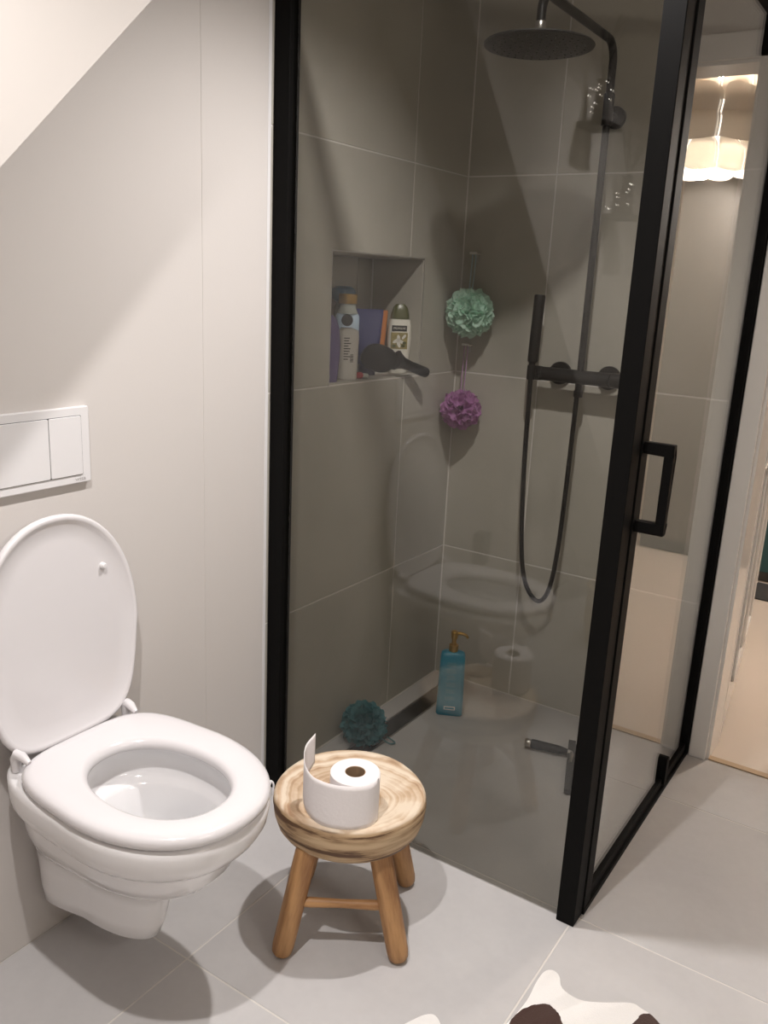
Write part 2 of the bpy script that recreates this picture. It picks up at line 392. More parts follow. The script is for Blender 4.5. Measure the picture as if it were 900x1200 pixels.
# back wall: grout body + tiles on the shower side + plaster around the doorway
wb = struct(obj('wall_back', box(box(box(bx(-0.3, 0.90, BY+0.0012, BY+WT, 0, HC), 0.90, DX0, BY, BY+WT, 0, HC), DX0, DX1, BY, BY+WT, LINTEL, HC), DX1, RIGHT, BY, BY+WT, 0, HC), 'paint'))
gb = obj('grout_bed', bx(-0.02, 0.898, BY+0.0006, BY+0.004, 0, CEIL), 'grout', wb)
fB = lambda a, b, d: (a, BY-d, b)
zs = [0.0, 0.477, 1.077, 1.677, CEIL]
for (x0, x1) in ((0.0, 0.294), (0.294, 0.894)):
    for k in range(4): tile(wb, rect(x0+J, x1-J, zs[k]+J, zs[k+1]-J), fB, -0.003, 0, 'wall_tile')
# shower side wall with the niche
NY0, NY1, NZ0, NZ1, ND = 0.218, 0.672, 1.079, 1.421, 0.185
ws = bmesh.new()
box(ws, -0.3, -0.0012, -0.03, NY0, 0, CEIL); box(ws, -0.3, -0.0012, NY1, BY+0.1, 0, CEIL)
box(ws, -0.3, -0.0012, NY0, NY1, 0, NZ0); box(ws, -0.3, -0.0012, NY0, NY1, NZ1, CEIL); box(ws, -0.3, -ND-0.004, NY0, NY1, NZ0, NZ1)
wsh = struct(obj('wall_shower', ws, 'grout'))
fL = lambda a, b, d: (d, a, b)
YL = 0.59; g = 0.0015
for k in (0, 1, 3):
    for (y0, y1) in ((-0.03, YL), (YL, BY)): tile(wsh, rect(y0+J, y1-J, zs[k]+J, zs[k+1]-J), fL, -0.003, 0, 'wall_tile')
tile(wsh, [(-0.03+J, zs[2]+J), (NY0-g, zs[2]+J), (NY0-g, NZ1+g), (YL-J, NZ1+g), (YL-J, zs[3]-J), (-0.03+J, zs[3]-J)], fL, -0.003, 0, 'wall_tile', 0.0008)
tile(wsh, [(NY1+g, zs[2]+J), (BY-J, zs[2]+J), (BY-J, zs[3]-J), (YL+J, zs[3]-J), (YL+J, NZ1+g), (NY1+g, NZ1+g)], fL, -0.003, 0, 'wall_tile', 0.0008)
for (y0, y1) in ((NY0+0.004, YL), (YL, NY1-0.004)): tile(wsh, rect(y0+J, y1-J, NZ0+0.005, NZ1-0.005), lambda a, b, d: (-ND+d, a, b), -0.003, 0, 'wall_tile')
tile(wsh, rect(-ND+0.003, -0.002, NZ0+0.005, NZ1-0.005), lambda a, b, d: (a, NY0+d, b), -0.002, 0.003, 'wall_tile')
tile(wsh, rect(-ND+0.003, -0.002, NZ0+0.005, NZ1-0.005), lambda a, b, d: (a, NY1-d, b), -0.002, 0.003, 'wall_tile')
tile(wsh, rect(-ND+0.003, -0.002, NY0+0.004, NY1-0.004), lambda a, b, d: (a, b, NZ0+d), -0.002, 0.003, 'wall_tile')
tile(wsh, rect(-ND+0.003, -0.002, NY0+0.004, NY1-0.004), lambda a, b, d: (a, b, NZ1-d), -0.002, 0.003, 'wall_tile')
obj('corner_caulk', box(box(bx(0, 0.0035, BY-0.0035, BY, 0, CEIL), 0, 0.003, 0.02, BY, 0, 0.003), 0, 0.88, BY-0.003, BY, 0, 0.003), 'grout', wsh)
nt_ = bmesh.new(); e = 0.0025
box(nt_, -0.006, 0.0006, NY0-e, NY0+0.0005, NZ0-e, NZ1+e); box(nt_, -0.006, 0.0006, NY1-0.0005, NY1+e, NZ0-e, NZ1+e); box(nt_, -0.006, 0.0006, NY0, NY1, NZ1-0.0005, NZ1+e)
obj('niche_edge_trim', nt_, 'trim_steel', wsh)
# plastered wall behind the toilet, with its faint board seam
wl = struct(obj('wall_left', box(bx(-0.3, 0.0, FRONT, -0.2400, 0, CEIL), -0.3, 0.0009, -0.2400, -0.036, 0, CEIL), 'paint'))
struct(obj('trim_1', bx(-0.05, 0.0016, -0.036, -0.026, 0, CEIL), 'white_plastic'))
struct(obj('wall_front', bx(-0.3, RIGHT+0.1, FRONT-0.1, FRONT, 0, CEIL), 'paint'))
struct(obj('wall_right', bx(RIGHT, RIGHT+0.1, FRONT, BY+WT, 0, CEIL), 'wall_tile'))
struct(obj('ceiling', bx(-0.3, RIGHT+0.1, FRONT-0.1, BY+WT, CEIL, CEIL+0.1), 'paint_bright'))
# dormer cheek: the roof slope beside the dormer, cut by an upright cheek facing the room
ck = prism(bmesh.new(), [(CEIL-2.35, CEIL), (FRONT, 0.05), (FRONT, CEIL)], lambda a, b, d: (d, a, b), 0.0005, 0.268)
struct(obj('wall_dormer_cheek', ck, 'paint_bright'))
# doorway: lining, architrave, threshold
tr = bmesh.new()
box(tr, 0.905, DX0+0.004, BY-0.016, BY, 0, LINTEL+0.06); box(tr, DX1-0.004, DX1+0.07, BY-0.016, BY, 0, LINTEL+0.06); box(tr, DX0, DX1, BY-0.016, BY, LINTEL-0.004, LINTEL+0.06)
struct(obj('trim_2', tr, 'door_paint', bevel=0.003))
tl = bmesh.new()
box(tl, DX0-0.001, DX0+0.012, BY, BY+WT+0.01, 0, LINTEL); box(tl, DX1-0.012, DX1+0.001, BY, BY+WT+0.01, 0, LINTEL); box(tl, DX0+0.012, DX1-0.012, BY, BY+WT+0.01, LINTEL-0.012, LINTEL+0.001)
struct(obj('trim_3', tl, 'door_paint'))
struct(obj('trim_4', bx(DX0+0.012, DX1-0.012, BY-0.004, BY+0.02, -0.005, 0.004), 'oak'))
# hall beyond
HY = 3.24; HX0, HX1 = -0.9, 2.6
struct(obj('floor_hall', bx(HX0, HX1, BY+0.02, HY+0.05, -0.08, 0.0), 'hall_floor'))
struct(obj('ceiling_hall', bx(HX0, HX1, BY+WT, HY+0.05, HC, HC+0.1), 'hall_wall'))
struct(obj('wall_hall_far', bx(HX0, HX1, HY, HY+0.1, 0, HC), 'hall_wall'))
struct(obj('wall_hall_left', bx(HX0-0.1, HX0, BY, HY, 0, HC), 'hall_wall'))
struct(obj('wall_hall_right', bx(HX1, HX1+0.1, BY, HY, 0, HC), 'hall_wall'))
struct(obj('baseboard_hall', bx(HX0, 1.0, HY-0.014, HY, 0, 0.07), 'gap'))
struct(obj('wall_hall_near', bx(HX0, -0.3, BY, BY+WT, 0, HC), 'hall_wall'))

# ------------------------------------------------------------------ hall things
t = tag(empty('door_leaf', (0.964, BY+WT+0.012, 0), math.radians(90+6.5)), 'white panelled door standing open into the hall', 'door')
t.name = 'door_1'; t['kind'] = 'structure'
del t['category']
obj('panel', bx(0.0, 0.86, 0.0, 0.038, 0.008, LINTEL-0.02), 'door_paint', t, bevel=0.002)
mo = None
for (z0, z1) in ((0.16, 0.86), (1.0, 1.80)):
    for (x0, x1) in ((0.11, 0.40), (0.47, 0.75)):
        b = bmesh.new()
        box(b, x0, x1, -0.008, 0.0, z0, z0+0.02); box(b, x0, x1, -0.008, 0.0, z1-0.02, z1); box(b, x0, x0+0.02, -0.008, 0, z0, z1); box(b, x1-0.02, x1, -0.008, 0, z0, z1)
        obj('moulding', b, 'door_paint', t, bevel=0.002)
cl = tag(empty('hall_closet', (1.34, 2.97, 0)), 'tall plain closet standing in the hall, seen mirrored in the shower door', 'closet')
obj('body', bx(-0.38, 0.36, 0.02, 0.265, 0.07, 2.30), 'closet', cl)
obj('closet_door', bx(-0.378, -0.012, 0.0, 0.018, 0.075, 2.295), 'closet', cl, bevel=0.001)
obj('closet_door', bx(-0.008, 0.358, 0.0, 0.018, 0.075, 2.295), 'closet', cl, bevel=0.001)
obj('plinth', bx(-0.38, 0.36, 0.04, 0.265, 0.0, 0.07), 'gap', cl)
tc_ = tag(empty('hall_cabinet', (0.82, 2.80, 0)), 'dark teal cabinet at the far end of the hall past the doorway', 'cabinet')
obj('body', bx(-0.12, 0.12, 0.018, 0.40, 0.05, 1.50), 'teal_wall', tc_, bevel=0.002)
obj('cabinet_door', bx(-0.118, 0.118, 0.0, 0.017, 0.055, 1.495), 'teal_wall', tc_, bevel=0.001)
obj('plinth', bx(-0.115, 0.115, 0.03, 0.40, 0.0, 0.05), 'gap', tc_)
tag(obj('doormat', bx(0.745, 0.95, 2.52, 2.775, 0.0, 0.008), 'mat', bevel=0.003), 'dark mat on the pale hall floor before the teal cabinet', 'mat')

# pendant lamp with overlapping white petals
pl = tag(empty('pendant_lamp', LAMP), 'white pendant lamp of overlapping petals glowing in the hall, mirrored in the shower door', 'lamp')
def petal(R, zt, zb, wid, bulge, a0):
    bm = bmesh.new(); nu, nv = 8, 9; rows = []
    for i in range(nv):
        s = i/(nv-1); row = []
        z = zt+(zb-zt)*s
        rad = R*(0.55+0.45*math.sin(min(1, s*1.25)*math.pi/2)) + bulge*math.sin(s*math.pi)
        hw = wid*(0.30+0.70*math.sin(min(1, s*2.0)*math.pi/2))
        for j in range(nu+1):
            q = -1+2*j/nu
            a = a0+hw*q; rq = rad-0.018*q*q
            zz = z - (0.014*(1-q*q) if i == nv-1 else 0)
            row.append(bm.verts.new((rq*math.cos(a), rq*math.sin(a), zz)))
        rows.append(row)
    for i in range(nv-1):
        for j in range(nu): bm.faces.new((rows[i][j], rows[i][j+1], rows[i+1][j+1], rows[i+1][j]))
    return bm
for (R, zt, zb, n, ph, bu) in ((0.170, 0.30, 0.08, 7, 0.25, 0.02), (0.235, 0.165, 0.005, 7, 0.25, 0.05), (0.25, 0.09, -0.075, 7, 0.25, 0.03), (0.20, -0.02, -0.185, 9, 0.35, 0.01)):
    for k in range(n):
        p_ = obj('petal', petal(R, zt, zb, math.pi/n*0.97, bu, ph+2*math.pi*k/n), 'petal', pl, smooth=True)
        so = p_.modifiers.new('thick', 'SOLIDIFY'); so.thickness = 0.002
obj('bulb', sphere(bmesh.new(), (0, 0, -0.15), 0.032), 'bulb', pl, smooth=True)
obj('glow_core', lathe(bmesh.new(), [(0.05, 0.16), (0.115, 0.15), (0.135, 0.10), (0.135, -0.06), (0.11, -0.13)], 32), 'lamp_core', pl, smooth=True)  # made-up glowing core, added so the gaps between petals look bright
obj('socket', lathe(bmesh.new(), [(0.02, 0.0), (0.022, 0.07), (0.012, 0.09)], 16), 'white_plastic', pl, smooth=True)
obj('cord', cyl(bmesh.new(), (0, 0, 0.08), (0, 0, HC-LAMP.z), 0.003), 'white_plastic', pl)
obj('canopy', lathe(bmesh.new(), [(0.05, HC-LAMP.z), (0.05, HC-0.015-LAMP.z), (0.03, HC-0.04-LAMP.z)], 24), 'white_plastic', pl, smooth=True)

# body of the added fill light
ml = tag(empty('fill_lamp', FILL_LAMP), 'slim unseen bar added on the grey wall as fill light', 'lamp')
obj('housing', bx(0.018, 0.0745, -0.31, 0.31, -0.02, 0.02), 'black_metal', ml, bevel=0.002)
obj('diffuser', bx(0.006, 0.018, -0.30, 0.30, -0.016, 0.016), 'spot_lens', ml)

# recessed ceiling spots
for i, (lx, ly, lw) in enumerate(SPOTS):
    s = tag(empty('ceiling_spot', (lx, ly, CEIL)), ['round recessed ceiling spot above the stool', 'round recessed ceiling spot in front of the toilet'][i], 'ceiling spot', 'recessed ceiling spots')
    obj('ring', lathe(bmesh.new(), [(0.034, 0.0), (0.034, -0.004), (0.044, -0.004), (0.046, 0.0)], 32), 'white_plastic', s, smooth=True)
    obj('lens', lathe(bmesh.new(), [(0.033, -0.001), (0.033, -0.002)], 24), 'spot_lens', s)

# ------------------------------------------------------------------ shower cabin
ss = tag(empty('shower_screen', (0.45, 0, 0)), 'fixed smoked glass shower screen with black wall profile and corner post', 'shower screen')
PX = 0.45
def part(name, b, mat, parent, **k):
    o = obj(name, b, mat, parent, **k); o.matrix_parent_inverse = parent.matrix_basis.inverted() if parent.type == 'EMPTY' else o.matrix_parent_inverse
    return o
def wpart(name, b, mat, parent, **k):
    # geometry given in world coordinates, parented to an unrotated empty
    l = parent.location; b.transform(Matrix.Translation(-l)); return obj(name, b, mat, parent, **k)
TOP = 2.0
wpart('glass_pane', bx(0.03, 0.868, -0.004, 0.004, 0.003, TOP-0.006), 'glass', ss)
wpart('wall_profile', bx(0.0018, 0.046, -0.018, 0.018, 0, TOP), 'black_metal', ss, bevel=0.0015)
wpart('corner_post', bx(0.856, 0.897, -0.020, 0.030, 0, TOP), 'black_metal', ss, bevel=0.0015)
wpart('top_rail', bx(0.046, 0.856, -0.012, 0.012, TOP-0.025, TOP), 'black_metal', ss, bevel=0.0015)
sd = tag(empty('shower_door', (0.887, 0.5, 0)), 'framed smoked glass shower door with a black square handle', 'shower door')
wpart('glass_pane', bx(0.884, 0.890, 0.06, 0.885, 0.03, TOP-0.03), 'glass', sd)
wpart('stile', bx(0.876, 0.900, 0.032, 0.072, 0.012, TOP-0.01), 'black_metal', sd, bevel=0.0015)
wpart('floor_rail', bx(0.868, 0.902, 0.031, 0.875, 0, 0.014), 'black_metal', sd, bevel=0.001)
wpart('bottom_rail', bx(0.878, 0.896, 0.072, 0.875, 0.017, 0.042), 'black_metal', sd, bevel=0.001)
wpart('top_rail', bx(0.874, 0.900, 0.072, 0.878, TOP-0.035, TOP-0.005), 'black_metal', sd, bevel=0.001)
wpart('wall_profile', bx(0.872, 0.902, 0.876, 0.9025, 0, TOP), 'black_metal', sd, bevel=0.001)
def peg(z0, z1):
    b = bmesh.new(); prism(b, rrect(0.012, abs(z1-z0)/2, 0.011, 5, 0.645, (z0+z1)/2), lambda a, c, d: (d, a, c), 0.872, 0.903); return b
wpart('pivot_block', peg(0.02, 0.108), 'black_metal', sd)
wpart('pivot_block', peg(1.885, 1.985), 'black_metal', sd)
hb = bmesh.new(); HYc = 0.050
box(hb, 0.900, 0.958, HYc-0.009, HYc+0.009, 1.054, 1.077); box(hb, 0.900, 0.958, HYc-0.009, HYc+0.009, 0.896, 0.919); box(hb, 0.940, 0.958, HYc-0.009, HYc+0.009, 0.919, 1.054)
bmesh.ops.remove_doubles(hb, verts=hb.verts[:], dist=1e-5)
wpart('handle', hb, 'black_metal', sd, bevel=0.0015)

# drain
dr = tag(empty('linear_drain', (0.1, 0.5, 0)), 'long dark linear floor drain beside the niche wall', 'drain')
b = bmesh.new(); DX = (0.068, 0.134); DY = (0.06, 0.84)
box(b, DX[0], DX[0]+0.005, DY[0], DY[1], -0.003, 0.0022); box(b, DX[1]-0.005, DX[1], DY[0], DY[1], -0.003, 0.0022); box(b, DX[0], DX[1], DY[0], DY[0]+0.004, -0.003, 0.002); box(b, DX[0], DX[1], DY[1]-0.004, DY[1], -0.003, 0.002)
wpart('frame', b, 'steel', dr)
wpart('cover', bx(DX[0]+0.008, DX[1]-0.008, DY[0]+0.008, DY[1]-0.008, 0.0002, 0.0018), 'drain', dr)
wpart('channel', bx(DX[0]+0.003, DX[1]-0.003, DY[0]+0.003, DY[1]-0.003, -0.002, 0.0006), 'gap', dr)

# shower set
sh = tag(empty('rain_shower_set', (0.455, BY, 1.1)), 'matt black rain shower with riser, mixer bar and hand shower', 'shower')
SY = 0.834; RX = 0.456
arm = spline([(RX, SY, 1.84), (RX, SY, 1.90), (RX, SY, 1.945)], 4)
for k in range(1, 8):
    a = math.pi/2*k/8; arm.append(Vector((RX, SY-0.052*(1-math.cos(a)), 1.945+0.05*math.sin(a))))
arm += [Vector((RX, SY-0.052, 1.995)), Vector((RX, 0.6, 1.995)), Vector((RX, 0.405, 1.995))]
for k in range(1, 9):
    a = math.pi/2*k/8; arm.append(Vector((RX, 0.405-0.043*math.sin(a), 1.995-0.043*(1-math.cos(a)))))
arm.append(Vector((RX, 0.362, 1.93)))
wpart('arm', tube(bmesh.new(), arm, 0.0108, 14), 'black_fitting', sh, smooth=True)
wpart('riser', cyl(bmesh.new(), (RX, SY, 1.10), (RX, SY, 1.85), 0.0100), 'black_fitting', sh, smooth=True)
wpart('riser_collar', cyl(bmesh.new(), (RX, SY, 1.79), (RX, SY, 1.87), 0.0145), 'black_fitting', sh, smooth=True)
b = bmesh.new(); cyl(b, (RX, SY, 1.82), (RX, BY-0.012, 1.82), 0.010); cyl(b, (RX, BY-0.014, 1.82), (RX, BY-0.0005, 1.82), 0.029, seg=28)
wpart('wall_bracket', b, 'black_fitting', sh, smooth=True)
wpart('head_connector', lathe(bmesh.new(), [(0.0105, 1.912), (0.0115, 1.914), (0.0115, 1.930), (0.0105, 1.932)], 16, (RX, 0.362, 0)), 'steel', sh, smooth=True)
hd = wpart('shower_head', lathe(bmesh.new(), [(0.012, 1.913), (0.024, 1.911), (0.027, 1.900), (0.034, 1.894), (0.09, 1.890), (0.123, 1.886), (0.125, 1.883), (0.123, 1.880), (0.112, 1.8785)], 56, (RX, 0.362, 0)), 'black_fitting', sh, smooth=True)
nb = bmesh.new()
for ring, cnt in ((0.02, 6), (0.042, 12), (0.064, 18), (0.086, 26), (0.104, 32)):
    for k in range(cnt):
        a = 2*math.pi*k/cnt; cyl(nb, (RX+ring*math.cos(a), 0.362+ring*math.sin(a), 1.8787), (RX+ring*math.cos(a), 0.362+ring*math.sin(a), 1.8765), 0.0022, 0.0016, 6)
nz_ = wpart('nozzles', nb, 'black_plastic', sh); nz_['kind'] = 'stuff'
ZM = 1.106
wpart('mixer_bar', lathe(bmesh.new(), [(0.018, 0.338), (0.0205, 0.340), (0.0205, 0.548), (0.018, 0.55)], 24, (0, SY, ZM), 'x'), 'black_fitting', sh, smooth=True)
wpart('mixer_knob', lathe(bmesh.new(), [(0.016, 0.306), (0.0215, 0.309), (0.0215, 0.334), (0.018, 0.338)], 24, (0, SY, ZM), 'x'), 'black_fitting', sh, smooth=True)
wpart('mixer_knob', lathe(bmesh.new(), [(0.018, 0.55), (0.0215, 0.554), (0.0215, 0.590), (0.016, 0.593)], 24, (0, SY, ZM), 'x'), 'black_fitting', sh, smooth=True)
for ex in (0.368, 0.522):
    b = bmesh.new(); cyl(b, (ex, SY, ZM), (ex, BY-0.010, ZM), 0.014); cyl(b, (ex, BY-0.012, ZM), (ex, BY-0.0005, ZM), 0.0345, seg=28)
    wpart('wall_flange', b, 'black_fitting', sh, smooth=True)
b = bmesh.new(); cyl(b, (RX, SY, ZM-0.015), (RX, SY, ZM-0.045), 0.011); cyl(b, (RX, SY, ZM-0.040), (RX, SY, ZM-0.058), 0.0135)
wpart('hose_outlet', b, 'black_fitting', sh, smooth=True)
hs = bmesh.new()
tube(hs, [(0.316, SY-0.034, 1.128), (0.316, SY-0.034, 1.136), (0.317, SY-0.034, 1.142), (0.322, SY-0.034, 1.33), (0.322, SY-0.034, 1.335)], [0.009, 0.0095, 0.0155, 0.0165, 0.0145], 20)
wpart('hand_shower', hs, 'black_fitting', sh, smooth=True)
b = bmesh.new(); cyl(b, (0.3155, SY, ZM), (0.3155, SY-0.030, ZM+0.004), 0.011); cyl(b, (0.3155, SY-0.034, ZM-0.018), (0.3155, SY-0.034, ZM+0.024), 0.0125)
wpart('hand_shower_holder', b, 'black_fitting', sh, smooth=True)
hose = spline([(0.3155, SY-0.034, 1.10), (0.317, SY-0.034, 1.00), (0.320, SY-0.03, 0.80), (0.331, SY-0.02, 0.56), (0.352, SY-0.01, 0.44), (0.394, SY, 0.388), (0.428, SY, 0.437), (0.444, SY, 0.58), (0.450, SY, 0.80), (0.453, SY, 1.05)], 8)
wpart('hose', tube(bmesh.new(), hose, 0.0072, 12), 'black_fitting', sh, smooth=True)

# ------------------------------------------------------------------ toilet
YC = -0.656
def dshape(rear, tip, hw, xc, n=56, rf=0.85, pf=2.15, pr=4.0, z=0, yc=YC):
    out = []
    for i in range(n):
        a = 2*math.pi*i/n; c, s = math.cos(a), math.sin(a)
        p = pf if c >= 0 else pr
        cx = math.copysign(abs(c)**(2/p), c); sy = math.copysign(abs(s)**(2/p), s)
        A = (tip-xc) if c >= 0 else (xc-rear)
        x = xc+A*cx; y = hw*sy
        if c < 0: y *= 1-(1-rf)*(xc-x)/A
        out.append((x, yc+y, z))
    return out
to = tag(empty('toilet', (0, YC, 0.0)), 'white wall-hung toilet with its lid up against the wall', 'toilet')
W0 = 0.0015
sec = [(0.086, 0.225, 0.034, 0.10, 1.5), (0.091, 0.258, 0.045, 0.12, 1.5), (0.104, 0.282, 0.053, 0.13, 1.5), (0.14, 0.296, 0.058, 0.14, 1.5), (0.19, 0.308, 0.063, 0.15, 1.45), (0.222, 0.322, 0.070, 0.16, 1.38), (0.240, 0.348, 0.083, 0.18, 1.22), (0.258, 0.384, 0.101, 0.20, 1.08), (0.285, 0.421, 0.120, 0.22, 1.0), (0.315, 0.447, 0.135, 0.25, 0.97), (0.345, 0.460, 0.144, 0.26, 0.95), (0.357, 0.465, 0.148, 0.265, 0.95), (0.365, 0.482, 0.160, 0.275, 0.95), (0.380, 0.497, 0.170, 0.285, 0.95), (0.400, 0.508, 0.175, 0.295, 0.95), (0.423, 0.511, 0.177, 0.30, 0.95), (0.434, 0.509, 0.176, 0.30, 0.95), (0.439, 0.502, 0.169, 0.30, 0.95)]
loops = [dshape(W0, tp, hw, xc, z=z, rf=rf) for (z, tp, hw, xc, rf) in sec]
inn = [(0.439, 0.142, 0.456, 0.115), (0.431, 0.135, 0.463, 0.121), (0.388, 0.137, 0.461, 0.120), (0.377, 0.146, 0.454, 0.114), (0.373, 0.162, 0.443, 0.106), (0.366, 0.170, 0.438, 0.102), (0.32, 0.180, 0.428, 0.095), (0.285, 0.195, 0.412, 0.082), (0.264, 0.222, 0.383, 0.060), (0.256, 0.245, 0.35, 0.044)]
loops += [dshape(r_, tp, hw, 0.30, z=z, rf=0.9, pr=2.3) for (z, r_, tp, hw) in inn]
wpart('bowl', loft(bmesh.new(), loops), 'ceramic', to, smooth=True, angle=60)
wpart('water', prism(bmesh.new(), [(p[0], p[1]) for p in dshape(0.193, 0.414, 0.084, 0.30, rf=0.9, pr=2.3)], lambda a, c, d: (a, c, d), 0.286, 0.290), 'water', to)
so = lambda g_, z: dshape(0.064+g_, 0.514-g_, 0.179-g_, 0.28, z=z, rf=0.93, pr=4.2, pf=2.2)
si = lambda g_, z: dshape(0.162-g_, 0.448+g_, 0.103+g_, 0.310, z=z, rf=0.97, pr=2.2, yc=-0.662)
lp = [so(0.006, 0.4445), so(0.001, 0.447), so(0, 0.454), so(0.002, 0.461), so(0.007, 0.4655), so(0.016, 0.468), so(0.030, 0.469), si(0.014, 0.4685), si(0.007, 0.466), si(0.002, 0.460), si(0, 0.453), si(0.002, 0.447), si(0.006, 0.4445)]
wpart('seat', loft(bmesh.new(), lp, closed=True), 'seat', to, smooth=True, angle=70)
b = bmesh.new()
for (bxx, byy) in ((0.11, 0.14), (0.11, -0.14), (0.42, 0.125), (0.42, -0.125)): b = bmesh.new(); cyl(b, (bxx, YC+byy, 0.4385), (bxx, YC+byy, 0.4455), 0.008); wpart('seat_buffer', b, 'white_plastic', to)
# lid, upright: u runs up the lid, v across, w is thickness
LEAN = math.radians(3.0)
def lidmap(u, v, w_): return (0.050-u*math.sin(LEAN)+w_*math.cos(LEAN), YC+v, 0.452+u*math.cos(LEAN)+w_*math.sin(LEAN))
def lidloop(g_, w_): return [lidmap(p[0], p[1]-YC, w_) for p in dshape(0.0+g_, 0.452-g_, 0.178-g_, 0.21, rf=0.84, pr=4.5, pf=2.15)]
ll = [lidloop(0.006, -0.008), lidloop(0.001, -0.004), lidloop(0, 0.002), lidloop(0.002, 0.008), lidloop(0.006, 0.010), lidloop(0.012, 0.008), lidloop(0.017, 0.0035), lidloop(0.05, 0.003)]
ld_ = wpart('lid', loft(bmesh.new(), ll), 'seat', to, smooth=True, angle=50)
bb = bmesh.new()
for sgn in (0.100, -0.146):
    c = Vector(lidmap(0.33, sgn, 0.003)); n_ = Vector((math.cos(LEAN), 0, math.sin(LEAN)))
    b = bmesh.new(); tube(b, [c, c+n_*0.006, c+n_*0.009], [0.0068, 0.0065, 0.004], 14); b.transform(Matrix.Translation(-to.location))
    obj('bumper', b, 'white_plastic', ld_, smooth=True)
for sgn in (1, -1):
    b = bmesh.new(); hy = YC+0.128*sgn
    tube(b, [(0.0575, hy, 0.442), (0.0585, hy, 0.468), (0.064, hy, 0.478), (0.077, hy-0.002*sgn, 0.477), (0.094, hy-0.004*sgn, 0.469)], [0.008, 0.010, 0.0098, 0.009, 0.005], 14)
    wpart('hinge', b, 'seat', to, smooth=True)
# rim block clip
ct = spline([(0.450, -0.560, 0.4385), (0.462, -0.546, 0.442), (0.467, -0.541, 0.452), (0.466, -0.538, 0.457), (0.470, -0.535, 0.450), (0.471, -0.539, 0.436), (0.468, -0.546, 0.424)], 5)
tag(obj('rim_clip', tube(bmesh.new(), ct, 0.0018, 8), 'white_plastic', smooth=True), 'tiny white plastic hanger clipped over the toilet rim', 'clip')

# flush plate
fp = tag(empty('flush_plate', (0, -0.663, 1.025)), 'white dual flush plate on the wall above the toilet', 'flush plate')
b = bmesh.new()
pr_ = lambda hy, hz, x0, x1, cy=-0.663, cz=1.0235, r=0.003: prism(bmesh.new(), rrect(hy, hz, r, 4, cy, cz), lambda a, c, d: (d, a, c), x0, x1)
wpart('plate', pr_(0.110, 0.0735, 0.0003, 0.011), 'white_plastic', fp, bevel=0.002)
wpart('button_recess', pr_(0.0915, 0.0575, 0.010, 0.0113), 'gap', fp)
wpart('flush_button', pr_(0.0545, 0.0565, 0.011, 0.0135, cy=-0.6990), 'white_plastic', fp, bevel=0.001)
wpart('flush_button', pr_(0.0350, 0.0565, 0.011, 0.0135, cy=-0.6080), 'white_plastic', fp, bevel=0.001)
text_part('wisa', 0.011, 'grey_print', fp, Matrix.Translation((0, 0, 0)) @ frame_mw((0.0113, -0.578+0.663, 0.9585-1.025), (0, 1, 0), (0, 0, 1)), 0.0002, sx=1.25)

# ------------------------------------------------------------------ stool
SC = Vector((0.474, -0.290, 0))
st = tag(empty('stool', SC), 'small wooden stool with a thick tree-slice seat beside the toilet', 'stool')
def wobf(a, h): return 1+0.018*math.sin(2*a+0.6)+0.012*math.sin(3*a+1.7)+0.006*math.sin(5*a)
pf_ = [(r_*0.935, z_) for r_, z_ in [(0.135, 0.232), (0.148, 0.236), (0.158, 0.250), (0.166, 0.275), (0.169, 0.300), (0.167, 0.314), (0.161, 0.3195), (0.150, 0.3195), (0.130, 0.3150), (0.100, 0.3110), (0.06, 0.3095), (0.02, 0.309)]]
seat_ = obj('seat', lathe(bmesh.new(), [(r_, z-0.28) for r_, z in pf_], 64, wob=wobf), 'disc', st, smooth=True, angle=80, loc=(0, 0, 0.28))
feet = [(0.436, -0.463), (0.640, -0.330), (0.527, -0.121), (0.325, -0.252)]
tops = [(0.457, -0.408), (0.577, -0.328), (0.512, -0.190), (0.390, -0.272)]
for (fx, fy), (tx, ty) in zip(feet, tops):
    p0 = Vector((fx, fy, 0.0))-SC; p1 = Vector((tx, ty, 0.238))-SC; d = (p1-p0)
    b = bmesh.new()
    tube(b, [(0, 0, 0), (0, 0, 0.006), (0, 0, 0.02), (0, 0, 0.12), (0, 0, d.length)], [0.016, 0.0205, 0.0225, 0.0232, 0.0235], 20)
    o = obj('leg', b, 'teak', st, smooth=True, loc=p0)
    o.rotation_euler = Vector((0, 0, 1)).rotation_difference(d.normalized()).to_euler()
    o.location = p0+Vector((0, 0, 0.016*math.sqrt(max(0, 1-(d.normalized().z)**2))))
def onleg(i, z):
    f_, t_ = feet[i], tops[i]; s = z/0.238; return Vector((f_[0]+(t_[0]-f_[0])*s, f_[1]+(t_[1]-f_[1])*s, z))
a_, b_ = onleg(0, 0.118)-SC, onleg(1, 0.118)-SC
rg = bmesh.new(); dd = (b_-a_)
tube(rg, [(0, 0, 0.012), (0, 0, 0.03), (0, 0, dd.length*0.5), (0, 0, dd.length-0.03), (0, 0, dd.length-0.012)], [0.009, 0.0105, 0.0085, 0.0105, 0.009], 14)
o = obj('stretcher', rg, 'teak', st, smooth=True, loc=a_); o.rotation_euler = Vector((0, 0, 1)).rotation_difference(dd.normalized()).to_euler()

